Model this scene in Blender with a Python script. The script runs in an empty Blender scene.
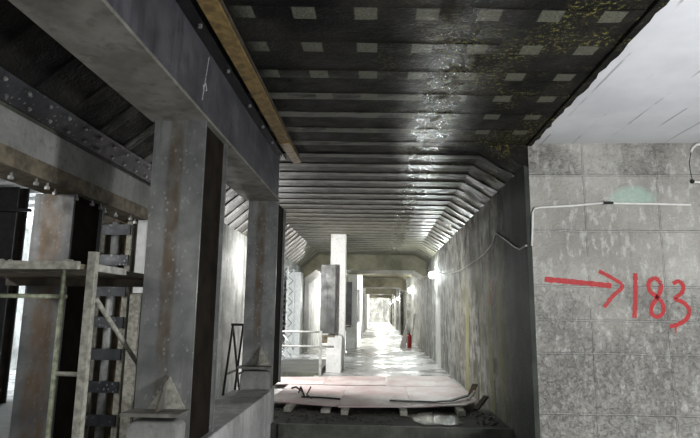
import bpy, bmesh, math, random
from mathutils import Vector, Matrix
random.seed(7)
SC = bpy.context.scene
COL = SC.collection
ORG = {}

# ------------------------------------------------------------------ node helper
class N:
    def __init__(s, name):
        s.m = bpy.data.materials.new(name); s.m.use_nodes = True
        s.t = s.m.node_tree; s.t.nodes.clear()
        s.out = s.t.nodes.new('ShaderNodeOutputMaterial')
        s.b = s.t.nodes.new('ShaderNodeBsdfPrincipled')
        s.t.links.new(s.b.outputs[0], s.out.inputs[0])
        s.co = s.t.nodes.new('ShaderNodeTexCoord').outputs['Object']
    def _in(s, sock, v):
        if isinstance(v, bpy.types.NodeSocket): s.t.links.new(v, sock)
        elif v is not None:
            if isinstance(v, tuple) and len(v) == 3 and sock.type == 'RGBA': v = (*v, 1)
            sock.default_value = v
    def vec(s, sc=(1, 1, 1), loc=(0, 0, 0), src=None):
        n = s.t.nodes.new('ShaderNodeMapping'); s._in(n.inputs['Vector'], src or s.co)
        n.inputs['Scale'].default_value = sc; n.inputs['Location'].default_value = loc
        return n.outputs[0]
    def noise(s, scale, detail=4, rough=.55, v=None, dist=0.0):
        n = s.t.nodes.new('ShaderNodeTexNoise'); s._in(n.inputs['Vector'], v or s.co)
        n.inputs['Scale'].default_value = scale; n.inputs['Detail'].default_value = detail
        n.inputs['Roughness'].default_value = rough; n.inputs['Distortion'].default_value = dist
        return n.outputs['Fac']
    def vor(s, scale, v=None, feature='F1'):
        n = s.t.nodes.new('ShaderNodeTexVoronoi'); s._in(n.inputs['Vector'], v or s.co)
        n.inputs['Scale'].default_value = scale; n.feature = feature
        return n.outputs['Distance']
    def step(s, f, a, b):      # smooth 0..1 between a and b
        n = s.t.nodes.new('ShaderNodeMapRange'); s._in(n.inputs[0], f)
        n.inputs[1].default_value = a; n.inputs[2].default_value = b
        n.interpolation_type = 'SMOOTHSTEP'
        return n.outputs[0]
    def lin(s, f, a, b, c, d):
        n = s.t.nodes.new('ShaderNodeMapRange'); s._in(n.inputs[0], f)
        for i, v in enumerate((a, b, c, d)): n.inputs[i + 1].default_value = v
        return n.outputs[0]
    def mix(s, f, a, b, mode='MIX'):
        n = s.t.nodes.new('ShaderNodeMix'); n.data_type = 'RGBA'; n.blend_type = mode
        s._in(n.inputs[0], f); s._in(n.inputs[6], a); s._in(n.inputs[7], b)
        return n.outputs[2]
    def math(s, op, a, b=None, c=None):
        n = s.t.nodes.new('ShaderNodeMath'); n.operation = op
        s._in(n.inputs[0], a); s._in(n.inputs[1], b)
        if c is not None: s._in(n.inputs[2], c)
        return n.outputs[0]
    def mul(s, *a):
        r = a[0]
        for x in a[1:]: r = s.math('MULTIPLY', r, x)
        return r
    def xyz(s):
        n = s.t.nodes.new('ShaderNodeSeparateXYZ'); s._in(n.inputs[0], s.co)
        return n.outputs[0], n.outputs[1], n.outputs[2]
    def bump(s, h, strength=.4, dist=.02):
        n = s.t.nodes.new('ShaderNodeBump'); s._in(n.inputs['Height'], h)
        n.inputs['Strength'].default_value = strength; n.inputs['Distance'].default_value = dist
        s.t.links.new(n.outputs[0], s.b.inputs['Normal'])
    def set(s, col=None, rough=None, metal=None, alpha=None, spec=None, em=None, ems=None):
        for k, v in (('Base Color', col), ('Roughness', rough), ('Metallic', metal), ('Alpha', alpha),
                     ('Specular IOR Level', spec), ('Emission Color', em), ('Emission Strength', ems)):
            if v is not None: s._in(s.b.inputs[k], v)
        return s.m
    def band(s, f, c, w):      # 1 near f == c within w
        return s.math('SUBTRACT', 1.0, s.step(s.math('ABSOLUTE', s.math('SUBTRACT', f, c)), w * .5, w))

def plain(name, col, rough=.6, metal=0, amt=.35, scale=9, bump=.25):
    n = N(name); f = n.noise(scale, 5)
    c = n.mix(n.step(f, .3, .7), tuple(x * (1 - amt) for x in col), tuple(min(1, x * (1 + amt)) for x in col))
    n.bump(n.noise(scale * 4, 4), bump, .01)
    return n.set(c, rough, metal)

M = {}
# dark, wet ribbed deck with stippled patches
def deck_mat():
    n = N('wet_dark_deck'); x, y, z = n.xyz()
    ys = n.math('SUBTRACT', y, n.mul(x, .055))
    fy = n.math('FRACT', n.math('DIVIDE', n.math('SUBTRACT', ys, 3.69 - .26), .5255))
    rowm = n.math('SUBTRACT', 1.0, n.step(n.math('ABSOLUTE', n.math('SUBTRACT', fy, .5)), .14, .165))
    fx = n.math('FRACT', n.math('DIVIDE', n.math('ADD', x, .09 + .226 + 9.04), .452))
    colm = n.math('SUBTRACT', 1.0, n.step(n.math('ABSOLUTE', n.math('SUBTRACT', fx, .5)), .17, .2))
    patch = n.mul(rowm, colm, n.step(n.noise(2.2, 3), .12, .36), n.step(x, -1.1, -.9), n.step(z, 3.68, 3.72), n.math('SUBTRACT', 1.0, n.step(y, 6.6, 6.9)))
    band_sheen = n.mul(rowm, n.step(n.math('SUBTRACT', y, n.mul(n.math('MAXIMUM', n.math('SUBTRACT', x, .2), 0.0), 2.2)), 4.4, 5.6))  # sheen on the farther rib bands, painted in as lighter colour
    base = n.mix(n.step(n.noise(1.3, 6, .6), .35, .7), (.007, .007, .0068), (.024, .023, .02))
    sp = n.mul(n.step(n.noise(24, 5, .8), .52, .62), n.step(n.noise(1.7, 4, .6, v=n.vec(loc=(3, 1, 0))), .42, .6), n.step(x, -.3, .8))
    c = n.mix(sp, base, (.20, .185, .06))
    c = n.mix(n.mul(band_sheen, n.step(n.noise(3.5, 5, .6, v=n.vec((.5, 2, 1))), .25, .6), .85), c, (.17, .17, .155))
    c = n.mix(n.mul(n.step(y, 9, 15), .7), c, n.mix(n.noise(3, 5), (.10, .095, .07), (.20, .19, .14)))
    c = n.mix(n.mul(patch, n.lin(n.noise(60, 2), .3, .7, .5, .95)), c, (.14, .142, .11))
    h = n.math('ADD', n.noise(9, 6, .65), n.mul(n.noise(38, 3), .5))
    n.bump(h, .7, .03)
    wet = n.mul(n.step(x, .05, .6), n.math('SUBTRACT', 1.0, n.step(x, .65, 1.3)), n.step(n.noise(2.2, 4, v=n.vec((1, .6, 1), (0, 2, 0))), .32, .5))
    wet2 = n.mul(n.step(y, 6.5, 9.5), .6)
    wm = n.math('MAXIMUM', wet, wet2)
    r = n.math('SUBTRACT', n.lin(n.noise(5, 4), .3, .7, .6, .8), n.mul(wm, .50))
    n.set(c, r, 0, spec=n.math('ADD', .08, n.mul(wm, .65)))
    return n.m
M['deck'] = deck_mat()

def concrete(name, c1, c2, rough=.75, streak=.0, bump=.5, stains=None, lines=None, spec=.4):
    n = N(name); x, y, z = n.xyz()
    f = n.noise(1.6, 7, .62); g = n.noise(14, 5, .6)
    c = n.mix(n.step(f, .32, .68), c1, c2)
    c = n.mix(n.mul(n.step(g, .5, .75), .45), c, tuple(v * .45 for v in c1))
    if streak:
        s_ = n.noise(1.0, 8, .72, v=n.vec((2.1, 2.1, .5)), dist=.3)
        c = n.mix(n.mul(n.step(s_, .48, .64), streak), c, tuple(v * .3 for v in c1))
        s2 = n.noise(1.0, 5, .6, v=n.vec((5, 5, .3), (7, 2, 0)))
        c = n.mix(n.mul(n.step(s2, .55, .68), streak * .5), c, tuple(min(1, v * 1.35) for v in c2))
    for st in (stains or []): c = st(n, c, x, y, z)
    h = n.math('ADD', n.noise(22, 6, .7), n.mul(n.noise(4, 3), .6))
    n.bump(h, bump, .02)
    return n.set(c, rough, 0, spec=spec)

def st_yellow_shade(n, c, x, y, z):
    c = n.mix(n.mul(n.step(n.noise(2.6, 7, .7, v=n.vec(loc=(0, 3, 7))), .48, .6), .55), c, (.42, .42, .39))
    m = n.mul(n.band(y, 10.3, 2.6), n.step(n.noise(1, 5, .6, v=n.vec((3, 2.4, .3), (1, 5, 2))), .45, .6), n.math('SUBTRACT', 1.0, n.step(z, 1.6, 3.0)))
    c = n.mix(n.mul(m, .6), c, (.30, .29, .10))
    m2 = n.mul(n.math('SUBTRACT', 1.0, n.step(y, 7.4, 9.6)), .9)  # near end of the wall: shade and dark tone painted together
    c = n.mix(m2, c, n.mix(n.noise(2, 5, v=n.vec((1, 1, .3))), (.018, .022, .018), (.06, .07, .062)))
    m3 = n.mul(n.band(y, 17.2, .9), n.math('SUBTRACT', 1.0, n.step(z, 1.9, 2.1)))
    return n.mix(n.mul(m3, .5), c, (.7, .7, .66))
M['wall_right'] = concrete('stained_concrete', (.10, .102, .09), (.27, .27, .245), .7, .9, .7, [st_yellow_shade], spec=.12)
M['wall_left'] = concrete('pale_mottled_concrete', (.30, .31, .30), (.62, .64, .62), .7, .6, .5)
M['concrete'] = concrete('grey_concrete', (.20, .20, .19), (.36, .36, .34), .75, .3, .4)
M['concrete_dark'] = concrete('mossy_dark_concrete', (.05, .055, .045), (.12, .125, .10), .6, .4, .6)
M['plinth'] = concrete('pale_plinth_concrete', (.36, .36, .35), (.60, .60, .58), .75, .4, .5)
M['ceiling_far'] = concrete('yellowish_concrete', (.14, .13, .085), (.27, .255, .18), .6, .1, .4)

def face_mat():
    n = N('rough_plastered_concrete'); x, y, z = n.xyz()
    f = n.noise(1.1, 7, .6)
    c = n.mix(n.step(f, .3, .7), (.37, .355, .32), (.56, .545, .50))
    # rough hacked band zone below 2.0 m and a band above 3.3
    zone = n.math('MAXIMUM', n.math('SUBTRACT', 1.0, n.step(z, 1.7, 2.1)), n.mul(n.step(z, 3.3, 3.36), n.step(n.noise(1.3, 3, v=n.vec(loc=(4, 0, 1))), .4, .55)))
    zone = n.mul(zone, n.step(n.noise(1.0, 5, .6, v=n.vec(loc=(2, 0, 5))), .3, .55))
    w = n.noise(19, 5, .68, dist=.9)
    c = n.mix(n.mul(zone, n.step(w, .50, .60), .6), c, (.17, .165, .16))
    c = n.mix(n.mul(n.step(n.noise(2.2, 5, .65, v=n.vec(loc=(8, 0, 3))), .5, .68), zone, .5), c, (.22, .215, .21))
    c = n.mix(n.mul(n.step(n.noise(8, 6, .7, v=n.vec((1.3, 1, .6))), .52, .62), .7), c, (.66, .655, .62))
    c = n.mix(n.mul(n.step(n.noise(1.0, 5, .6, v=n.vec((3, 1, .35), (0, 0, 9))), .55, .68), .35), c, (.17, .165, .15))
    # green spray blotch
    dx = n.math('DIVIDE', n.math('SUBTRACT', x, 3.22), .34); dz = n.math('DIVIDE', n.math('SUBTRACT', z, 3.07), .15)
    d = n.math('ADD', n.mul(dx, dx), n.mul(dz, dz))
    d = n.math('ADD', d, n.mul(n.math('SUBTRACT', n.noise(5, 3), .5), 1.6))
    c = n.mix(n.mul(n.math('SUBTRACT', 1.0, n.step(d, .2, 1.1)), .6), c, (.50, .72, .60))
    # formwork seams
    wob = n.mul(n.math('SUBTRACT', n.noise(2.5, 3), .5), .03)
    zz = n.math('ADD', z, wob)
    seam = None
    for c0 in (3.335, 2.62, 1.93, 1.515, 1.12, .42):
        b = n.band(zz, c0, .014)
        seam = b if seam is None else n.math('MAXIMUM', seam, b)
    c = n.mix(n.mul(seam, .35), c, (.62, .61, .58))
    for x0 in (2.62, 3.53): 
        b = n.mul(n.band(n.math('ADD', x, wob), x0, .012), n.step(n.noise(3, 2), .35, .5))
        seam = n.math('MAXIMUM', seam, b)
    h = n.math('ADD', n.mul(w, n.math('ADD', .55, n.mul(zone, 1.1))), n.mul(n.noise(45, 4), .3))
    h = n.math('ADD', h, n.mul(seam, .6))
    n.bump(h, 1.0, .05)
    return n.set(c, .8, 0, spec=.3)
M['face'] = face_mat()

def slab_mat():
    n = N('pale_formed_slab'); x, y, z = n.xyz()
    c = n.mix(n.step(n.noise(1.4, 5), .3, .7), (.64, .65, .68), (.76, .77, .80))
    fx = n.math('FRACT', n.math('DIVIDE', n.math('ADD', x, n.mul(n.math('SUBTRACT', n.noise(1.2, 2), .5), .03)), .385))
    ln = n.mul(n.band(fx, .5, .04), n.step(n.noise(1.4, 4, v=n.vec((1.6, 1, 1))), .47, .6))
    c = n.mix(n.mul(ln, .6), c, (.22, .22, .21))
    c = n.mix(n.mul(n.step(y, 6.3, 6.85), .3), c, (.36, .355, .32))
    n.bump(n.math('ADD', n.noise(20, 4), n.mul(ln, 1.0)), .25, .01)
    return n.set(c, .7)
M['slab'] = slab_mat()

def floor_mat():
    n = N('wet_concrete_floor'); x, y, z = n.xyz()
    f = n.noise(.7, 6, .6)
    c = n.mix(n.step(f, .35, .65), (.36, .36, .355), (.58, .58, .575))
    c = n.mix(n.mul(n.step(n.noise(2.5, 5, .65, v=n.vec((1, .35, 1))), .5, .62), .55), c, (.15, .15, .145))
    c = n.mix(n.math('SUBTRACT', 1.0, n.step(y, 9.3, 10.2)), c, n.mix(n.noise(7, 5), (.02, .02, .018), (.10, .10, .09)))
    n.bump(n.noise(9, 6, .65), .3, .02)
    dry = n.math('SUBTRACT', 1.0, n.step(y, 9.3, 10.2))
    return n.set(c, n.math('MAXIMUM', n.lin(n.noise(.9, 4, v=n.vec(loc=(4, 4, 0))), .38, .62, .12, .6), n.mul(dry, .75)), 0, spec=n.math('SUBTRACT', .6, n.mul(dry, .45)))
M['floor'] = floor_mat()

def steel(name, c1, c2, rust=None, splat=.75, rough=.42, metal=.65, axis=0, rc=0):
    n = N(name); x, y, z = n.xyz()
    c = n.mix(n.step(n.noise(2.3, 6, .6), .3, .7), c1, c2)
    c = n.mix(n.mul(n.step(n.noise(1, 5, .6, v=n.vec((6, 6, .5))), .5, .65), .5), c, tuple(v * .5 for v in c1))
    if rust is not None:
        q = (x, y, z)[axis]
        b = n.mul(n.band(n.math('ADD', q, n.mul(n.math('SUBTRACT', n.noise(3, 3), .5), .06)), rc, rust),
                  n.step(n.noise(5, 5, .6, v=n.vec((1, 1, .5))), .3, .62))
        c = n.mix(n.mul(b, .75), c, (.13, .075, .03))
    r = n.lin(n.noise(6, 4), .3, .7, rough - .1, rough + .15)
    if splat:
        v = n.vor(22, v=n.vec((1, 1, .8)))
        s_ = n.mul(n.math('SUBTRACT', 1.0, n.step(v, .14, .30)), n.step(n.noise(3, 3, v=n.vec(loc=(5, 5, 5))), .42, .54))
        c = n.mix(n.mul(s_, splat), c, (.42, .43, .42))
    n.bump(n.noise(18, 5), .18, .01)
    return n.set(c, r, metal)
M['beam'] = steel('blue_grey_mill_steel', (.085, .086, .10), (.17, .172, .19), None, 0, .45, .5)
M['beam_under'] = steel('dusty_steel', (.15, .145, .125), (.30, .29, .26), None, 0, .6, .2)
M['column'] = steel('spattered_column_steel', (.17, .175, .17), (.36, .365, .35), .07, .7, .45, .45, 0, 0.0)
M['column_web'] = plain('shaded_web_steel', (.014, .011, .008), .9, 0, .4, 4)  # shade of the column recess put into the web colour
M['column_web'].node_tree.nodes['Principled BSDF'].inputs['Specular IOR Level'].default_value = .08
M['row_column'] = steel('rusty_blue_steel', (.08, .084, .088), (.20, .205, .205), .14, .15, .5, .4, 0, 0.0)
M['black'] = plain('black_steel', (.018, .018, .018), .5, .4)
M['darkplate'] = steel('dark_speckled_plate', (.03, .032, .036), (.075, .08, .088), None, .5, .45, .5)
M['bolt'] = plain('galvanised_bolt', (.38, .38, .37), .4, .6)
M['brown'] = plain('ochre_edge_timber', (.20, .135, .05), .6, 0, .4, 12)
M['timber'] = plain('dirty_timber', (.16, .135, .095), .8, 0, .45, 10)
M['timber_dark'] = plain('dark_wet_timber', (.06, .047, .032), .7, 0, .5, 8)
M['timber_soaked'] = plain('soaked_timber', (.10, .072, .04), .7, 0, .5, 7)
M['paleboard'] = plain('pale_board', (.42, .41, .37), .75, 0, .3, 14)
M['scaffold'] = plain('scaffold_tube', (.30, .32, .22), .6, .1, .4, 24)
M['post'] = plain('dusty_post', (.33, .32, .27), .75, 0, .35, 22)
M['white'] = concrete('whitewashed_column', (.74, .75, .75), (.88, .89, .89), .6, .12, .3)
M['white_plain'] = plain('white_paint', (.72, .73, .72), .5, 0, .1)
M['panel'] = steel('charcoal_panel', (.05, .052, .052), (.13, .135, .135), None, 0, .45, .3)
def brushed(n): return n
def ply():
    n = N('dusty_pinkish_plywood'); x, y, z = n.xyz()
    c = n.mix(n.step(n.noise(1.2, 6, .6), .35, .65), (.46, .33, .33), (.62, .57, .56))
    c = n.mix(n.mul(n.step(n.noise(4, 6, .65), .55, .68), .6), c, (.26, .24, .22))
    n.bump(n.noise(12, 4), .15, .01)
    return n.set(c, .5, 0)
M['ply'] = ply()
M['conduit'] = plain('white_conduit', (.80, .80, .76), .4, 0, .06)
M['cable'] = plain('pale_cable', (.42, .42, .39), .6, 0, .15)
M['rail'] = plain('grey_rail', (.36, .37, .36), .5, .3, .25)
M['red'] = plain('red_enamel', (.35, .012, .01), .35, 0, .15)
M['rubble'] = plain('wet_rubble', (.035, .033, .028), .6, 0, .5, 14, .6)
def paint(name, col, lo, hi):
    n = N(name)
    a = n.math('ADD', .18, n.mul(n.step(n.noise(30, 5, .7), lo, hi), .68))
    n.bump(n.noise(13, 4, .6, dist=1.4), .6, .02)
    return n.set(n.mix(n.noise(9, 3), tuple(v * .8 for v in col), col), .6, 0, alpha=a)
M['spray'] = paint('red_spray_paint', (.62, .035, .04), .28, .5)
M['spray_faint'] = paint('faint_red_spray_paint', (.45, .05, .04), .42, .62)
M['chalk'] = paint('chalk_line', (.7, .7, .7), .3, .5)
def bulb_mat():
    n = N('lit_bulb'); return n.set((1, 1, 1), .3, 0, em=(.93, 1, .97), ems=420.0)
M['bulb'] = bulb_mat()
def water():
    n = N('puddle_water')
    n.bump(n.math('ADD', n.noise(11, 4), n.mul(n.noise(30, 2), .4)), 1.0, .035)
    return n.set((.03, .03, .028), .05, 0, spec=1.0)
M['water'] = water()

# ------------------------------------------------------------------ mesh helpers
class MB:
    def __init__(s): s.b = bmesh.new()
    def box(s, x0, x1, y0, y1, z0, z1):
        v = [s.b.verts.new(p) for p in ((x0, y0, z0), (x1, y0, z0), (x1, y1, z0), (x0, y1, z0),
                                        (x0, y0, z1), (x1, y0, z1), (x1, y1, z1), (x0, y1, z1))]
        for f in ((0, 3, 2, 1), (4, 5, 6, 7), (0, 1, 5, 4), (1, 2, 6, 5), (2, 3, 7, 6), (3, 0, 4, 7)):
            s.b.faces.new([v[i] for i in f])
        return s
    def prism(s, pts, a0, a1, axis='y'):      # polygon extruded along an axis
        def P(p, a):
            return {'y': (p[0], a, p[1]), 'x': (a, p[0], p[1]), 'z': (p[0], p[1], a)}[axis]
        A = [s.b.verts.new(P(p, a0)) for p in pts]; B = [s.b.verts.new(P(p, a1)) for p in pts]
        s.b.faces.new(A); s.b.faces.new(B[::-1])
        for i in range(len(pts)):
            j = (i + 1) % len(pts); s.b.faces.new((A[i], B[i], B[j], A[j]))
        return s
    def bar(s, p, q, w, h=None):              # square bar between two points
        h = h or w; p = Vector(p); q = Vector(q); d = (q - p).normalized()
        up = Vector((0, 0, 1)) if abs(d.z) < .9 else Vector((0, 1, 0))
        a = d.cross(up).normalized() * w / 2; b = a.cross(d).normalized() * h / 2
        A = [s.b.verts.new(p + k) for k in (a + b, a - b, -a - b, -a + b)]
        B = [s.b.verts.new(q + k) for k in (a + b, a - b, -a - b, -a + b)]
        s.b.faces.new(A); s.b.faces.new(B[::-1])
        for i in range(4): s.b.faces.new((A[i], B[i], B[(i + 1) % 4], A[(i + 1) % 4]))
        return s
    def tube(s, pts, r, n=10):
        pts = [Vector(p) for p in pts]; rings = []
        for i, p in enumerate(pts):
            d = (pts[min(i + 1, len(pts) - 1)] - pts[max(i - 1, 0)]).normalized()
            up = Vector((0, 0, 1)) if abs(d.z) < .9 else Vector((0, 1, 0))
            a = d.cross(up).normalized(); b = a.cross(d).normalized()
            rr = r[i] if isinstance(r, (list, tuple)) else r
            rings.append([s.b.verts.new(p + (a * math.cos(t) + b * math.sin(t)) * rr) for t in [2 * math.pi * k / n for k in range(n)]])
        for A, B in zip(rings, rings[1:]):
            for k in range(n): s.b.faces.new((A[k], A[(k + 1) % n], B[(k + 1) % n], B[k]))
        s.b.faces.new(rings[0][::-1]); s.b.faces.new(rings[-1])
        return s
    def ball(s, c, r, sz=1):
        g = bmesh.ops.create_icosphere(s.b, subdivisions=2, radius=r, matrix=Matrix.Translation(c) @ Matrix.Diagonal((1, 1, sz, 1)))
        return s
    def build(s, name, mat, parent=None, bevel=0, smooth=False):
        bmesh.ops.recalc_face_normals(s.b, faces=s.b.faces)
        me = bpy.data.meshes.new(name); o = ORG.get(parent.name, Vector()) if parent else Vector()
        if o.length: bmesh.ops.translate(s.b, verts=s.b.verts, vec=-o)
        s.b.to_mesh(me); s.b.free()
        if smooth:
            for p in me.polygons: p.use_smooth = True
        me.materials.append(M[mat] if isinstance(mat, str) else mat)
        ob = bpy.data.objects.new(name, me); COL.objects.link(ob)
        if parent:
            ob.parent = parent; ORG[ob.name] = o.copy()
        if bevel:
            md = ob.modifiers.new('bevel', 'BEVEL'); md.width = bevel; md.segments = 2; md.limit_method = 'ANGLE'
        return ob

def tag(o, label, cat, group=None, kind=None):
    o['label'] = label; o['category'] = cat
    if group: o['group'] = group
    if kind: o['kind'] = kind
    return o
def thing(name, label, cat, loc, group=None):
    o = bpy.data.objects.new(name, None); COL.objects.link(o); o.location = loc
    o.empty_display_size = .1; ORG[o.name] = Vector(loc)
    return tag(o, label, cat, group)
def single(mb, name, mat, loc, label, cat, group=None, kind=None, bevel=0, smooth=False):
    """one-mesh thing with its origin at loc"""
    bmesh.ops.translate(mb.b, verts=mb.b.verts, vec=-Vector(loc))
    o = mb.build(name, mat, None, bevel, smooth); o.location = loc
    return tag(o, label, cat, group, kind)
def struct(mb, name, mat):
    o = mb.build(name, mat); o['kind'] = 'structure'; return o
def dup(root, loc, label=None):
    r = root.copy(); COL.objects.link(r); r.location = loc
    if label: r['label'] = label
    for ch in list(root.children):
        c = ch.copy(); COL.objects.link(c); c.parent = r
        for g in list(ch.children):
            d = g.copy(); COL.objects.link(d); d.parent = c
    return r

# ------------------------------------------------------------------ the setting
# ribbed deck: flat field with haunches, transverse ribs every 0.5255 m
def deck(name, prof, y0, y1, rib=.004, skew=.055):
    """prof: list of (x,z) polyline; ribs stick out inwards"""
    rnd = random.Random(11); dense = []
    for (xa, za), (xb, zb) in zip(prof, prof[1:]):
        k_ = max(1, int(math.hypot(xb - xa, zb - za) / .14))
        dense += [(xa + (xb - xa) * t / k_, za + (zb - za) * t / k_) for t in range(k_)]
    prof = dense + [prof[-1]]
    b = MB(); n = len(prof)
    nor = []
    for i in range(n):
        a = Vector((prof[max(i - 1, 0)][0], prof[max(i - 1, 0)][1])); c = Vector((prof[min(i + 1, n - 1)][0], prof[min(i + 1, n - 1)][1]))
        d = (c - a).normalized(); nor.append(Vector((d.y, -d.x)) if d.x > 0 else Vector((-d.y, d.x)))
    for i in range(n):
        if nor[i].y > 0: nor[i] = -nor[i]
    edges = []
    k = math.floor((y0 - 3.69) / .5255)
    cy = 3.69 + k * .5255
    segs = [(y0, 0)]
    while cy < y1 + .3:
        for yy, h in ((cy - .083, 1), (cy + .083, 0)):
            if y0 < yy < y1: segs.append((yy, h))
        cy += .5255
    segs.append((y1, None))
    def row(y, off):
        out = []
        for i, (x, z) in enumerate(prof):
            yy = y + skew * max(-2.3, min(1.5, x)) if y0 + .2 < y < y1 - .2 else y
            j = rnd.uniform(-.0025, .0025) if z > 3.74 or x < 0 else rnd.uniform(-.012, .012)
            yj = rnd.uniform(-.004, .004) if z > 3.74 or x < 0 else rnd.uniform(-.02, .02)
            if yy in (y0, y1) or i in (0, n - 1): j = yj = 0
            out.append(b.b.verts.new((x + nor[i].x * (off + j), yy + yj, z + nor[i].y * (off + j))))
        return out
    prev = None
    for (ya, h), (yb, _) in zip(segs, segs[1:]):
        off = rib if h else 0
        A = row(ya, off)
        if prev:
            for i in range(n - 1): b.b.faces.new((prev[i], prev[i + 1], A[i + 1], A[i]))
        B = row(yb, off)
        for i in range(n - 1): b.b.faces.new((A[i], A[i + 1], B[i + 1], B[i]))
        prev = B
    # backing slab
    back = [(x, z + .10) for x, z in prof]
    full = back + [(back[-1][0], 4.15), (back[0][0], 4.15)]
    b.prism(full, y0, y1)
    # end closures
    for yy in (y0, y1):
        q = [b.b.verts.new((x, yy, z)) for x, z in prof] ; w = [b.b.verts.new((x, yy, z)) for x, z in back]
        for i in range(n - 1): b.b.faces.new((q[i], q[i + 1], w[i + 1], w[i]))
    for i in (0, n - 1):
        x, z = prof[i]
        q = [b.b.verts.new(p) for p in ((x, y0, z), (x, y1, z), (x, y1, z + .1), (x, y0, z + .1))]; b.b.faces.new(q)
    return struct(b, name, 'deck')
HL = [(-2.92, 3.19), (-2.25, 3.75)]
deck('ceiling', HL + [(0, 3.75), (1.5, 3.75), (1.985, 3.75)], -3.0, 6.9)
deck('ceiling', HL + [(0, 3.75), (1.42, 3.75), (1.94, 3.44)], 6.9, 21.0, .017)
# far vault: alternating deep downstand beams and raised coffers, concrete
for i, y0 in enumerate((21, 36, 51, 66)):
    b = MB().prism([(-2.92, 2.72), (-2.35, 3.15), (1.42, 3.15), (1.94, 2.82), (1.94, 4.15), (-2.92, 4.15)], y0, y0 + 2.4)
    struct(b, 'ceiling', 'ceiling_far')
    y1 = y0 + 15 if y0 < 66 else 84
    b = MB().prism([(-2.92, 3.2), (-2.25, 3.75), (1.42, 3.75), (1.94, 3.44), (1.94, 4.15), (-2.92, 4.15)], y0 + 2.4, y1)
    struct(b, 'ceiling', 'ceiling_far')
# pale slab over the cross passage with a broken edge towards the deck
struct(MB().box(1.985, 7.5, -3, 7.2, 3.76, 4.1), 'ceiling', 'slab')
b = MB(); yy = -3.0; pts = []
while yy < 6.88:
    pts.append((1.985 + random.uniform(-.012, .025), yy)); yy += .11
pts.append((1.985, 6.89)); pts += [(1.93, 6.89), (1.93, -3.0)]
b.prism(pts, 3.725, 3.765, 'z'); struct(b, 'trim_1', 'deck')

struct(MB().box(1.94, 7.5, 6.9, 7.3, -.5, 3.76), 'wall_front', 'face')
# right tunnel wall with pilasters further in
b = MB().box(1.88, 1.94, 6.9, 84, -.5, 3.47)
for y0 in (31.2, 40, 48.5, 61, 70): b.box(1.70, 1.89, y0, y0 + .9, 0, 3.5)
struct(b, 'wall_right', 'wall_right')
# left wall with the opening
b = MB().box(-3.3, -2.9, 6.9, 15.2, 0, 3.25).box(-3.3, -2.9, 15.2, 20.95, 3.02, 3.25).box(-3.3, -2.9, 21.0, 84, 0, 3.25)
struct(b, 'wall_left', 'wall_left')
struct(MB().box(-3.0, -2.78, 21.05, 22.3, 0, 3.3).box(-3.0, -2.78, 36, 37.2, 0, 3.3), 'trim_2', 'concrete')
struct(MB().box(-3.3, -2.94, -3, 6.88, 3.135, 3.76), 'leak_filler', 'concrete_dark')  # filler added to stop light leaking in above the edge beam
struct(MB().box(-3.36, -2.84, 20.35, 21.04, 0, 3.0), 'trim_3', 'white_plain')
struct(MB().box(-3.3, 1.94, 84, 84.4, 0, 4.1), 'wall_back', 'wall_left')
# floors
struct(MB().box(-10, 1.9, 8.05, 84.2, -.5, 0), 'floor', 'floor')
struct(MB().box(-10, -1.86, -3, 8.05, -.5, 0), 'floor', 'floor')
struct(MB().box(-1.86, 1.9, -3, 8.05, -.8, -.5), 'floor', 'concrete_dark')
struct(MB().box(1.9, 7.5, -3, 6.9, -.5, .14), 'floor', 'floor')
struct(MB().box(-1.38, 1.88, 8.0, 8.06, -.5, .012), 'trim_4', 'concrete_dark')
# neighbouring tunnel seen through the left bay
struct(MB().box(-9.9, -9.5, 2, 60, 0, 3.75), 'wall_side', 'wall_left')
bb = MB().box(-10, -3.3, -3, 60, 3.75, 4.1)
yy = 6.0
while yy < 40:
    bb.box(-9.5, -3.3, yy, yy + .3, 3.66, 3.76); yy += .7
struct(bb, 'ceiling', 'white')
struct(MB().box(-9.5, -3.3, 59.8, 60.2, 0, 3.75), 'wall_end', 'wall_left')

# ------------------------------------------------------------------ concrete plinth under the near columns
pl = MB().box(-1.88, -1.37, -1.5, 7.32, -.5, .56).box(-1.9, -1.5, 7.32, 8.25, -.5, .5)
single(pl, 'concrete_plinth', 'plinth', (-1.6, 3, 0), 'long low concrete plinth under the two spattered steel columns', 'plinth', bevel=.012)

# ------------------------------------------------------------------ girder
g = thing('steel_girder', 'deep blue grey steel girder carried on the two spattered columns', 'girder', (-1.6, 3, 3.12))
MB().box(-1.84, -1.40, -2, 7.5, 3.145, 3.70).build('girder_body', 'beam', g)
MB().box(-1.86, -1.385, -2, 7.52, 3.12, 3.145).build('bottom_flange', 'beam_under', g)
MB().box(-1.86, -1.30, -2, 7.45, 3.70, 3.735).build('top_flange', 'black', g)
c = MB()
c.bar((-1.3985, 4.17, 3.66), (-1.3985, 4.06, 3.24), .008, .003)
for a, d in (((4.07, 3.37), (4.12, 3.41)), ((4.12, 3.41), (4.16, 3.36)), ((4.16, 3.36), (4.09, 3.33)), ((4.09, 3.33), (4.07, 3.37))):
    c.bar((-1.3985, a[0], a[1]), (-1.3985, d[0], d[1]), .008, .003)
ck = c.build('chalk_mark', 'chalk', g); ck['label'] = 'white chalk line with a small square'
for y in (2.9, 3.725, 4.51, 5.34, 6.0, 6.6, 7.2):
    MB().tube([(-1.33, y, 3.700), (-1.33, y, 3.675)], .016, 6).build('bolt', 'bolt', g)
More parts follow.
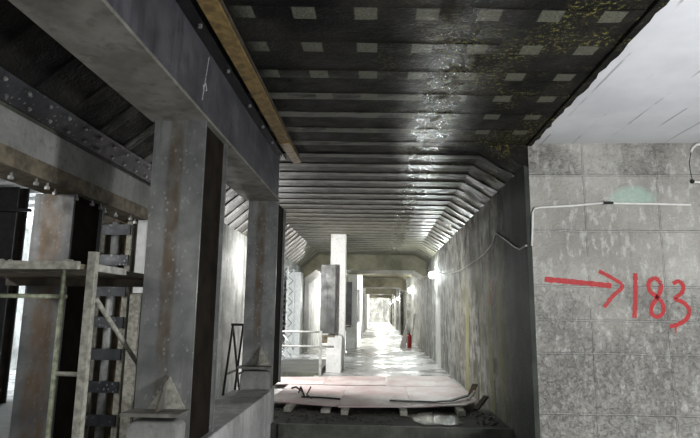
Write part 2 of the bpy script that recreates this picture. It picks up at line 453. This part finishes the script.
# ochre plank edge beside the girder
pk = thing('ochre_plank', 'long ochre brown plank fixed under the dark ceiling beside the girder', 'plank', (-1.17, 3, 3.68))
MB().box(-1.235, -1.10, -2, 6.9, 3.672, 3.70).build('board', 'brown', pk)
MB().prism([(-1.235, 6.55), (-1.10, 6.5), (-1.075, 7.42), (-1.19, 7.5)], 3.655, 3.671, 'z').build('splice_board', 'brown', pk)
MB().box(-1.105, -1.085, -2, 7.3, 3.70, 3.728).build('edge_batten', 'timber_dark', pk)

# ------------------------------------------------------------------ near H columns
def make_column():
    t = thing('steel_column', 'nearest spattered steel column with a triangular gusset and shelf plate at its foot', 'column', (-1.635, 4.2, .56), 'steel columns under the girder')
    X0, X1 = -1.825, -1.40
    MB().box(X0, X1, 4.20, 4.225, .56, 3.12).build('front_flange', 'column', t)
    MB().box(X0, X1, 4.84, 4.865, .56, 3.12).build('back_flange', 'column', t)
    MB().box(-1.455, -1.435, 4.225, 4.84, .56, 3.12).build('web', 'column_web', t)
    sh = MB().box(-1.84, -1.405, 4.00, 4.198, .83, .855).build('shelf_plate', 'beam_under', t)
    MB().prism([(4.198, .857), (4.03, .857), (4.198, 1.10)], -1.60, -1.585, 'x').build('gusset', 'column', sh)
    MB().prism([(-1.72, .857), (-1.43, .857), (-1.56, 1.09)], 4.185, 4.199, 'y').build('gusset_plate', 'post', sh)
    MB().prism([(-1.80, .561), (-1.415, .561), (-1.415, .77), (-1.46, .80), (-1.75, .80), (-1.80, .75)], 4.02, 4.198, 'y').build('concrete_pad', 'concrete', t, bevel=.02)
    return t
c1 = make_column()
c2 = dup(c1, (-1.635, 7.52, .56), 'farther spattered steel column at the end of the girder')

# ------------------------------------------------------------------ second row: low beam, column, bolts
b2 = thing('edge_beam', 'pale concrete edge beam with a timber strip along its underside, upper left', 'beam', (-3.05, 4, 2.68))
MB().box(-3.25, -2.90, 0, 6.88, 2.84, 3.13).build('beam_body', 'concrete', b2)
MB().box(-3.25, -2.885, 0, 6.86, 2.69, 2.838).build('timber_strip', 'timber', b2)
for i in range(15):
    y = 3.45 + i * .235 + random.uniform(-.05, .05); x = -2.93 + random.choice((0, 0, -.07))
    k = MB().tube([(x, y, 2.688), (x, y, 2.63)], .011, 6).tube([(x, y, 2.655), (x, y, 2.628)], .024, 6)
    k.build('bolt', 'bolt', b2)
def on_h(t, off=0): return (-2.25 - .67 * t + off * .64, 3.75 - .56 * t - off * .77)
bp = thing('bolted_plate', 'dark speckled steel plate with rows of bolts along the left ceiling slope', 'plate', (-2.8, 4, 3.2))
p = [on_h(.74, .026), on_h(.985, .026), on_h(.985, .04), on_h(.74, .04)]
MB().prism(p, .5, 6.85).build('plate', 'darkplate', bp)
for i in range(16):
    for tt in (.80, .93):
        y = 2.4 + i * .285 + (.14 if tt < .9 else 0)
        a = on_h(tt, .04); d = on_h(tt, .058)
        MB().tube([(a[0], y, a[1]), (d[0], y, d[1])], .016, 6).build('bolt', 'bolt', bp)

def rowcol(name, x0, x1, y0, y1, z1, mat, label, cat='column'):
    t = thing(name, label, cat, ((x0 + x1) / 2, y0, 0))
    MB().box(x0, x1, y0, y0 + .03, 0, z1).build('front_flange', mat, t)
    MB().box(x0, x1, y1 - .03, y1, 0, z1).build('back_flange', mat, t)
    xm = x1 - .05
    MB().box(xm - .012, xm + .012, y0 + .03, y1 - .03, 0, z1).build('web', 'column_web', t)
    return t
rc = rowcol('steel_column', -3.32, -2.93, 5.03, 5.62, 2.685, 'row_column', 'wide rust streaked steel column behind the scaffold, left of the nearest column')
rowcol('steel_column', -7.3, -6.25, 9.0, 9.3, 3.75, 'black', 'black steel column at the far left edge behind the scaffold')
tk = MB().box(-6.9, -5.98, 8.93, 9.0, 3.22, 3.27)
single(tk, 'steel_bracket', 'black', (-6.3, 8.96, 3.22), 'small dark flat bracket sticking out of the black column at far left', 'bracket')

# laced prop behind the scaffold
lp = thing('laced_steel_prop', 'built-up steel prop of channels, pipe and dark batten plates beside the nearest column', 'prop', (-3.3, 6.7, 0))
for x in (-3.50, -3.10): MB().box(x - .035, x + .035, 6.62, 6.72, 0, 2.68).build('channel', 'post', lp)
MB().tube([(-3.33, 6.74, 0), (-3.33, 6.74, 2.68)], .055, 12).build('pipe', 'rail', lp, smooth=True)
for i in range(7):
    z = .22 + i * .38
    MB().box(-3.52, -3.08, 6.585, 6.615, z, z + .13).build('batten_plate', 'darkplate', lp)
single(MB().box(-3.04, -2.93, 6.66, 6.72, 0, 2.68), 'timber_board', 'timber_dark', (-2.98, 6.69, 0), 'brown upright board between the laced prop and the white strip', 'board')
single(MB().box(-2.97, -2.86, 6.55, 6.60, 1.78, 2.68), 'white_strip', 'white_plain', (-2.89, 6.75, 1.78), 'bright white upright strip just left of the nearest steel column', 'strip')
single(MB().box(-3.0, -2.88, 6.55, 6.60, 0, 1.77), 'grey_post', 'post', (-2.89, 6.75, 0), 'dusty grey post below the white strip beside the nearest column', 'post')

hd = thing('timber_hoarding', 'dark brown timber hoarding behind the laced prop', 'hoarding', (-3.4, 6.8, 0))
for k in range(4): MB().box(-3.86 + k * .235, -3.635 + k * .235, 6.80 + .005 * (k % 2), 6.84, 0, 3.12).build('board', 'timber_dark' if k % 2 else 'timber_soaked', hd)
# ------------------------------------------------------------------ scaffold
s = thing('scaffold_tower', 'tube scaffold with a board platform in the left foreground', 'scaffold', (-2.5, 4.3, 0))
MB().bar((-1.985, 3.72, 0), (-1.985, 3.72, 1.985), .054).build('post', 'post', s)
MB().tube([(-2.21, 3.76, 0), (-2.21, 3.76, 1.93)], .017).build('upright', 'scaffold', s, smooth=True)
MB().tube([(-3.15, 3.76, 0), (-3.15, 3.76, 1.93)], .017).build('upright', 'scaffold', s, smooth=True)
MB().tube([(-2.02, 4.9, 0), (-2.02, 4.9, 1.86)], .022).build('upright', 'scaffold', s, smooth=True)
MB().tube([(-3.55, 4.9, 0), (-3.55, 4.9, 1.80)], .022).build('upright', 'scaffold', s, smooth=True)
MB().tube([(-3.4, 3.78, 1.675), (-2.19, 3.78, 1.675)], .016).build('rail', 'scaffold', s, smooth=True)
MB().tube([(-2.21, 3.76, 1.15), (-1.99, 3.74, 1.15)], .016).build('rung', 'post', s, smooth=True)
MB().tube([(-1.965, 3.76, 1.66), (-2.0, 4.88, .96)], .018).build('brace', 'post', s, smooth=True)
MB().box(-3.4, -2.0, 4.86, 4.93, 1.79, 1.858).build('cross_beam', 'timber_dark', s)
for i in range(4):
    x0 = -3.4 + i * .345
    MB().box(x0, x0 + .33, 3.64 + random.uniform(-.02, .02), 4.97, 1.86, 1.895).build('plank', 'timber', s)
MB().box(-3.4, -2.03, 3.60, 3.64, 1.855, 1.91).build('edge_board', 'post', s)
MB().box(-2.028, -1.99, 3.77, 4.25, 1.855, 1.905).build('edge_board', 'paleboard', s)
for x, n_ in ((-2.60, 'left'), (-2.12, 'right')):
    b = MB()
    for k in range(4): b.ball((x + random.uniform(-.04, .04), 3.68 + random.uniform(-.02, .03), 1.915), .014 + random.random() * .008, .7)
    lab = 'pale lump of mortar on the platform edge, ' + ('beside the thick post' if n_ == 'right' else 'nearer the picture edge')
    single(b, 'mortar_lump', 'paleboard', (x, 3.68, 1.895), lab, 'lump', 'mortar lumps on the scaffold platform')

# black trestle by the left wall
t = thing('steel_trestle', 'black A-shaped steel trestle standing by the pale left wall', 'trestle', (-2.7, 10.6, 0))
for x in (-2.76, -2.56):
    MB().bar((x, 10.53, 1.30), (x, 10.05, 0), .035).build('leg', 'black', t)
    MB().bar((x, 10.53, 1.30), (x, 11.25, 0), .035).build('leg', 'black', t)
    MB().bar((x, 10.20, .42), (x, 11.02, .42), .03).build('rung', 'black', t)
MB().bar((-2.79, 10.53, 1.31), (-2.53, 10.53, 1.31), .045).build('top_bar', 'black', t)
MB().bar((-2.56, 10.66, 1.05), (-2.56, 11.3, 1.05), .028).build('arm', 'black', t)

# ------------------------------------------------------------------ column row inside the tunnel
def make_white():
    t = thing('white_column', 'nearest whitewashed column with a charcoal panel on its face', 'column', (-1.1, 15.3, 0), 'white columns along the tunnel')
    MB().box(-1.31, -.89, 15.3, 15.75, 0, 3.75).build('shaft', 'white', t)
    MB().prism([(14.75, 0), (15.3, 0), (15.3, .95), (15.15, .9), (14.75, .45)], -1.34, -.95, 'x').build('base', 'white', t)
    MB().box(-1.55, -1.13, 15.12, 15.29, .98, 2.86).build('panel', 'panel', t, bevel=.01)
    MB().box(-1.15, -1.12, 15.09, 15.12, .98, 2.86).build('edge_strip', 'black', t)
    MB().box(-1.53, -1.15, 15.13, 15.29, .72, .93).build('bracket', 'timber', t)
    return t
w = make_white()
labs = ['second whitewashed column along the tunnel, with a black panel', 'third whitewashed column along the tunnel from the camera',
        'fourth whitewashed column along the tunnel from the camera', 'fifth whitewashed column along the tunnel from the camera',
        'farthest whitewashed column near the end wall']
for i, l in enumerate(labs): 
    o = dup(w, (-1.1, 24.5 + 9.0 * i, 0), l)
# second column's shaft is below a deep ceiling beam in places; all columns reach 3.75 between beams

# guard rail left of the first white column
gr = thing('guard_rail', 'grey pipe guard rail between the far steel column and first white column', 'rail', (-1.8, 13, 0))
MB().tube([(-2.6, 13, 1.10), (-1.27, 13, 1.10)], .025).build('rail', 'rail', gr, smooth=True)
MB().tube([(-2.6, 13, .765), (-1.0, 13, .765)], .025).build('rail', 'rail', gr, smooth=True)
MB().box(-1.345, -1.285, 12.97, 13.03, 0, 1.12).build('post', 'rail', gr)
MB().box(-2.62, -2.56, 12.97, 13.03, 0, 1.12).build('post', 'rail', gr)
MB().tube([(-2.22, 13.05, 1.05), (-1.95, 13.05, .68)], .02).build('brace', 'rail', gr, smooth=True)
single(MB().box(-2.8, -1.4, 13.3, 16.8, 0, .14), 'dark_platform', 'concrete_dark', (-2.1, 15, 0), 'low dark platform on the floor behind the guard rail', 'platform')

# laced column in the left opening
lc = thing('lattice_column', 'pale lattice steel column standing in the left wall opening', 'column', (-3.1, 18.0, 0))
for x in (-3.34, -2.96):
    MB().box(x - .03, x + .03, 18.0, 18.06, 0, 3.02).build('upright', 'white_plain', lc)
b = MB()
for i in range(8):
    z = .06 + i * .365
    b.bar((-3.34, 18.0, z), (-2.96, 18.0, z + .365), .09, .012).bar((-2.96, 17.98, z), (-3.34, 17.98, z + .365), .09, .012)
b.build('lacing', 'panel', lc)
lc2 = dup(lc, (-3.1, 19.2, 0), 'second pale lattice steel column, just behind the first in the opening')
lc['group'] = lc2['group'] = 'lattice columns in the left opening'

# ------------------------------------------------------------------ boards, battens, debris on the floor
battens = [(-1.42, 8.98), (-.5, 8.82), (.42, 8.86), (1.33, 8.95)]
bl = ['leftmost timber batten poking out from under the plywood', 'timber batten under the plywood, second from the left',
      'timber batten under the plywood at the left end of the puddle', 'timber batten under the plywood by the right wall']
for (x, y), l in zip(battens, bl):
    b = MB().box(x - .055, x + .055, y, 13.3, .003, .075)
    single(b, 'timber_batten', 'post', (x, y, 0), l, 'batten', 'timber battens under the plywood')
single(MB().box(-.88, -.74, 8.95, 9.5, .003, .05), 'timber_offcut', 'paleboard', (-.81, 9.1, 0), 'short pale timber offcut between two battens under the plywood edge', 'offcut')
sheets = [  # corners (x,y), z
    ([(-1.80, 9.42), (-.62, 9.08), (-.60, 11.45), (-1.80, 11.5)], .078, 'plywood sheet at the front left with a dark scrap on it'),
    ([(-.61, 9.02), (.56, 9.16), (.56, 11.5), (-.595, 11.45)], .080, 'pinkish plywood sheet in the front row, middle'),
    ([(.57, 9.17), (1.45, 9.40), (1.74, 9.9), (1.72, 11.55), (.57, 11.5)], .079, 'plywood sheet at the front right, against the right wall'),
    ([(-2.3, 11.56), (-1.12, 11.56), (-1.12, 12.95), (-2.3, 12.7)], .078, 'plywood sheet in the back row, far left'),
    ([(-1.11, 11.52), (.2, 11.56), (.2, 13.2), (-1.11, 13.05)], .082, 'pinkish plywood sheet in the back row, left of centre'),
    ([(.215, 11.54), (1.70, 11.57), (1.68, 13.45), (.23, 13.3)], .079, 'plywood sheet in the back row, right side'),
]
for q, z, l in sheets:
    cx = sum(a for a, _ in q) / len(q); cyy = sum(a for _, a in q) / len(q)
    b = MB().prism(q, z, z + .02, 'z')
    single(b, 'plywood_sheet', 'ply', (cx, cyy, z), l, 'plywood', 'plywood sheets on the floor')
# curled dark edge strip on the front right sheet
b = MB()
for k, (p0, p1) in enumerate((((.22, 9.62, .115), (.95, 9.52, .118)), ((.95, 9.52, .118), (1.25, 9.62, .13)), ((1.25, 9.62, .13), (1.62, 10.1, .15)))):
    b.bar(p0, p1, .07, .02)
single(b, 'rubber_strip', 'black', (.9, 9.6, .1), 'black strip lying bent along the front right plywood edge', 'strip')
# scrap on the left sheet
b = MB().tube([(-1.62, 10.75, .125), (-1.52, 10.6, .17), (-1.38, 10.3, .15), (-1.28, 9.95, .12)], .018, 6)
b.tube([(-1.42, 10.25, .12), (-1.36, 10.1, .24), (-1.28, 9.95, .13)], .014, 6).tube([(-1.2, 10.25, .22), (-1.24, 10.0, .12), (-1.12, 9.7, .115)], .014, 6)
b.tube([(-1.3, 9.78, .118), (-.95, 9.74, .118), (-.62, 9.62, .118)], .016, 6)
single(b, 'bent_scrap', 'black', (-1.3, 10.1, .1), 'twisted black metal scrap on the front left plywood sheet', 'scrap')
# leaning offcuts near the right wall
for (p0, p1, l) in (((1.60, 9.28, .05), (1.80, 9.42, .24), 'dark offcut propped on the right wall at the plywood corner, in front'),
                    ((1.66, 10.1, .15), (1.79, 10.4, .30), 'dark offcut propped on the right wall behind the front one')):
    single(MB().bar(p0, p1, .1, .03), 'timber_offcut', 'timber_dark', p0, l, 'offcut')
single(MB().bar((1.57, 9.86, .11), (1.72, 10.02, .24), .05, .02), 'timber_offcut', 'paleboard', (1.57, 9.86, .1), 'small pale offcut standing among the dark ones by the right wall', 'offcut')
# rubble
b = MB()
for i in range(420):
    x = random.uniform(-1.75, 1.85); y = random.uniform(8.12, 9.35)
    if .36 < x < 1.42 and 8.12 < y < 9.3: continue
    if x < -1.45 and y < 8.3: continue
    if any(abs(x - q) < .085 for q, _ in battens) or (-.92 < x < -.70 and y > 8.9): continue
    r = random.uniform(.006, .022); m = Matrix.Translation((x, y, r * .4)) @ Matrix.Rotation(random.random() * 6, 4, 'Z') @ Matrix.Diagonal((1.3, 1, .7, 1))
    bmesh.ops.create_icosphere(b.b, subdivisions=1, radius=r, matrix=m)
for v in b.b.verts: v.co += Vector((random.uniform(-.005, .005), random.uniform(-.005, .005), random.uniform(-.003, .003)))
single(b, 'rubble', 'rubble', (0, 8.7, 0), 'dark wet rubble and grit strewn along the slab edge', 'rubble', kind='stuff')
# puddle
pts = []
for k in range(36):
    a = 2 * math.pi * k / 36; rr = 1 + .10 * math.sin(5 * a) + .07 * math.sin(9 * a + 1)
    pts.append((.91 + .41 * rr * math.cos(a), 8.70 + .52 * rr * math.sin(a)))
single(MB().prism(pts, .001, .006, 'z'), 'puddle', 'water', (.86, 8.72, 0), 'shining puddle at the slab edge in front of the plywood', 'puddle')

# ------------------------------------------------------------------ lamps along the right wall
def make_bulb():
    t = thing('wall_lamp', 'nearest glowing bulb on the right wall', 'lamp', (1.75, 17.57, 2.755), 'bulbs along the right wall')
    bb = MB().ball((1.75, 17.57, 2.755), .105).build('bulb', 'bulb', t, smooth=True)
    MB().tube([(1.78, 17.57, 2.83), (1.78, 17.57, 2.90)], .035).build('socket', 'black', t)
    MB().box(1.77, 1.88, 17.55, 17.59, 2.86, 2.89).build('bracket', 'rail', t)
    return t
wl = make_bulb()
for y, z, l in ((29.4, 2.70, 'second glowing bulb along the right wall'), (46.2, 2.64, 'third glowing bulb along the right wall'),
                (58.8, 2.67, 'fourth glowing bulb along the right wall'), (71.9, 2.6, 'farthest glowing bulb along the right wall')):
    dup(wl, (1.75 - (.1 if y == 0 else 0), y, z), l)
cb = MB().tube([(1.865, y, z) for y, z in ((6.89, 2.43), (7.2, 2.42), (7.5, 2.495), (8.0, 2.66), (8.62, 2.84), (8.72, 2.80), (8.85, 2.69), (9.6, 2.60), (10.9, 2.545), (12.5, 2.52), (15, 2.60), (17.5, 2.84))], .014, 6)
single(cb, 'lamp_cable', 'cable', (1.865, 12, 2.5), 'pale drooping cable along the right wall to the nearest bulb', 'cable')
cb = MB().tube([(1.68, y, 2.80 + .08 * math.cos(y * .9)) for y in [17.7 + k * 1.5 for k in range(36)]], .012, 5)
single(cb, 'lamp_cable', 'cable', (1.68, 40, 2.7), 'cable linking the farther bulbs deep in the tunnel', 'cable')

# conduits on the wall face
Y = 6.885
cd = thing('white_conduit', 'white conduit bent down at the wall corner, with a long level run', 'conduit', (2.4, Y, 2.43))
MB().tube([(1.93, Y, 2.43), (1.945, Y, 2.6), (1.962, Y, 2.85), (1.985, Y, 2.905), (2.05, Y, 2.918), (2.45, Y, 2.94), (2.84, Y, 2.978)], .014, 8).build('pipe', 'conduit', cd, smooth=True)
MB().box(2.84, 2.96, Y - .02, Y + .013, 2.962, 2.99).build('coupling', 'black', cd)
cd2 = single(MB().tube([(2.965, Y, 2.973), (3.4, Y, 2.968), (3.91, Y, 2.956)], .014, 8), 'white_conduit', 'conduit', (3.4, Y, 2.97), 'straight level white conduit crossing the green blotch', 'conduit')
cd3 = single(MB().tube([(3.975, Y, 3.64), (4.0, Y, 3.69), (4.05, Y, 3.735), (4.2, Y, 3.75)], .016, 8), 'white_conduit', 'conduit', (4.05, Y, 3.69), 'short curved white conduit at the top right under the pale slab', 'conduit')
cd4 = thing('white_conduit', 'short white conduit with a dark clamp at the right picture edge', 'conduit', (4.05, Y, 3.24))
MB().tube([(3.97, Y, 3.25), (4.3, Y, 3.235)], .014, 8).build('pipe', 'conduit', cd4)
MB().ball((3.955, Y, 3.255), .028).build('clamp', 'black', cd4)
wr = single(MB().tube([(3.975, 6.89, 3.63), (3.945, 6.89, 3.5), (3.95, 6.89, 3.36), (3.965, 6.89, 3.27)], .004, 5), 'thin_wire', 'black', (3.96, 6.89, 3.45), 'thin dark wire looping between the two short conduits at right', 'wire')

# ------------------------------------------------------------------ sprayed marks
def catmull(p, n=10):
    P = [Vector(q) for q in p]; P = [P[0] * 2 - P[1]] + P + [P[-1] * 2 - P[-2]]; out = []
    for i in range(1, len(P) - 2):
        for k in range(n):
            t = k / n
            out.append(.5 * ((2 * P[i]) + (-P[i - 1] + P[i + 1]) * t + (2 * P[i - 1] - 5 * P[i] + 4 * P[i + 1] - P[i + 2]) * t * t + (-P[i - 1] + 3 * P[i] - 3 * P[i + 1] + P[i + 2]) * t ** 3))
    out.append(P[-2]); return out
def ribbon(b, pts, w, place, smooth=True):
    c = catmull(pts) if smooth else [Vector(p) for p in pts]
    L = []; R = []
    for i, p in enumerate(c):
        d = (c[min(i + 1, len(c) - 1)] - c[max(i - 1, 0)]).normalized(); nn = Vector((-d.y, d.x))
        ww = w * (.5 + random.uniform(-.09, .09))
        L.append(b.b.verts.new(place(p + nn * ww))); R.append(b.b.verts.new(place(p - nn * ww)))
    for i in range(len(c) - 1): b.b.faces.new((L[i], R[i], R[i + 1], L[i + 1]))
def facep(d): return lambda p: (p.x, 6.9 - d, p.y)
ar = thing('sprayed_arrow', 'red sprayed arrow pointing right on the rough grey wall', 'arrow marking', (2.5, 6.898, 1.9))
b = MB(); ribbon(b, [(2.074, 2.013), (2.486, 1.978), (2.88, 1.94)], .066, facep(.003)); b.build('shaft', 'spray', ar)
b = MB(); ribbon(b, [(2.74, 2.12), (2.90, 2.032), (3.011, 1.938), (2.886, 1.813), (2.775, 1.679)], .045, facep(.0045)); b.build('arrowhead', 'spray', ar)
nm = thing('sprayed_number', 'red sprayed number 183 to the right of the arrow', 'number marking', (3.45, 6.898, 1.5))
b = MB(); ribbon(b, [(3.177, 2.098), (3.161, 1.845), (3.128, 1.552)], .052, facep(.003)); b.build('digit_one', 'spray', nm)
b = MB(); ribbon(b, [(3.479, 1.973), (3.411, 2.04), (3.335, 1.989), (3.333, 1.891), (3.408, 1.813), (3.474, 1.731), (3.474, 1.629), (3.403, 1.57), (3.335, 1.613), (3.347, 1.701), (3.406, 1.789), (3.459, 1.878), (3.479, 1.973)], .05, facep(.003))
b.build('digit_eight', 'spray', nm)
b = MB(); ribbon(b, [(3.618, 1.974), (3.684, 2.004), (3.737, 1.954), (3.715, 1.866), (3.628, 1.792), (3.719, 1.749), (3.784, 1.662), (3.745, 1.554), (3.64, 1.486), (3.537, 1.456)], .048, facep(.003))
ribbon(b, [(3.61, 1.47), (3.60, 1.38)], .02, facep(.004)); b.build('digit_three', 'spray', nm)
b = MB()
sp = lambda p: (1.8765, p.x, p.y)
ribbon(b, [(9.35, 2.15), (9.1, 2.02), (8.95, 1.85), (9.1, 1.7)], .06, sp); ribbon(b, [(8.95, 2.12), (9.15, 1.9), (9.4, 1.72)], .05, sp)
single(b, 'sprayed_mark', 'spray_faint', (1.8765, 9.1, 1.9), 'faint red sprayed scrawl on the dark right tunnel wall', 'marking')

# ------------------------------------------------------------------ fire extinguisher and board
fe = thing('fire_extinguisher', 'red fire extinguisher on the floor by the right wall', 'fire extinguisher', (1.45, 25, 0))
MB().tube([(1.45, 25, 0), (1.45, 25, .03), (1.45, 25, .5), (1.45, 25, .57), (1.45, 25, .60)], [.09, .10, .10, .07, .03], 16).build('cylinder', 'red', fe, smooth=True)
vv = MB().tube([(1.45, 25, .60), (1.45, 25, .66)], .03).build('valve', 'black', fe)
MB().bar((1.45, 25, .67), (1.45, 24.84, .70), .03).build('handle', 'black', vv)
MB().tube([(1.45, 24.98, .64), (1.35, 24.9, .58), (1.31, 24.88, .35), (1.33, 24.88, .2)], .014, 6).build('hose', 'black', fe)
single(MB().prism([(1.02, 0), (1.30, 0), (1.38, .95), (1.33, .95)], 25.25, 25.3, 'y'), 'white_board', 'white_plain', (1.2, 25.3, 0), 'white board leaning beside the red fire extinguisher', 'board')
single(MB().bar((1.6, 26.2, 0), (1.78, 26.2, 1.5), .09, .05), 'white_plank', 'white_plain', (1.6, 26.2, 0), 'white plank leaning upright on the right wall behind the extinguisher', 'plank')

# ------------------------------------------------------------------ lights
def lamp(loc, power, r=.12, col=(1, .98, .94)):
    l = bpy.data.lights.new('unseen_light', 'POINT'); l.energy = power; l.shadow_soft_size = r; l.color = col
    o = bpy.data.objects.new('unseen_light', l); o.location = loc; COL.objects.link(o)
def spot(loc, aim, power, deg=110, r=.1, col=(1, .98, .94)):
    l = bpy.data.lights.new('spot_light', 'SPOT'); l.energy = power; l.shadow_soft_size = r; l.color = col
    l.spot_size = math.radians(deg); l.spot_blend = .4
    o = bpy.data.objects.new('spot_light', l); o.location = loc; COL.objects.link(o)
    o.rotation_euler = (Vector(aim) - Vector(loc)).to_track_quat('-Z', 'Y').to_euler()
lamp((3.9, 1.9, .75), 720, .3, (.98, .99, 1))  # unseen front fill, added to brighten the pale slab and wall face
lamp((0.2, -1.6, 1.3), 210, .3, (.95, .98, 1))  # unseen fill added behind the camera for the near columns
spot((-2.3, 11.7, 2.6), (-.5, 13.9, .4), 580, 140)
lamp((-2.35, 11.5, 2.6), 60, .1)
lamp((-5.2, 3.0, 2.9), 170, .15)  # unseen light added in the left bay to lift prop and strip
lamp((-1.5, 27.2, 2.2), 330, .1)
lamp((-2.0, 31.5, 2.4), 450, .1)
lamp((-2.0, 43, 2.4), 600, .1)
lamp((-2.0, 59, 2.4), 1200, .1)
lamp((0.5, 76, 2.6), 3000, .1)  # unseen light added to brighten the end wall
lamp((-7.5, 12.5, 2.9), 500, .1, (.9, .96, 1))
lamp((-6.0, 21, 2.9), 700, .1, (.95, .98, 1))

w_ = bpy.data.worlds.new('world'); SC.world = w_; w_.use_nodes = True
bg = w_.node_tree.nodes['Background']; bg.inputs[0].default_value = (.92, .96, 1, 1); bg.inputs[1].default_value = .22

# ------------------------------------------------------------------ camera
r = Vector((0.9987363, 0.04879198, 0.01204779)); u = Vector((-0.00377293, -0.16625414, 0.98607572)); d = Vector((-0.05011558, 0.98487507, 0.16585996))
m = Matrix(((r.x, u.x, -d.x), (r.y, u.y, -d.y), (r.z, u.z, -d.z)))
cam = bpy.data.cameras.new('camera'); co = bpy.data.objects.new('camera', cam); COL.objects.link(co)
co.matrix_world = Matrix.Translation((0, 0, 1.6)) @ m.to_4x4()
cam.sensor_width = 36; cam.lens = 545 / 700 * 36; cam.clip_start = .05; cam.clip_end = 300
SC.camera = co
SC.view_settings.view_transform = 'Standard'; SC.view_settings.look = 'None'
SC.view_settings.gamma = 1; SC.view_settings.exposure = 0.0; SC.view_settings.use_curve_mapping = False
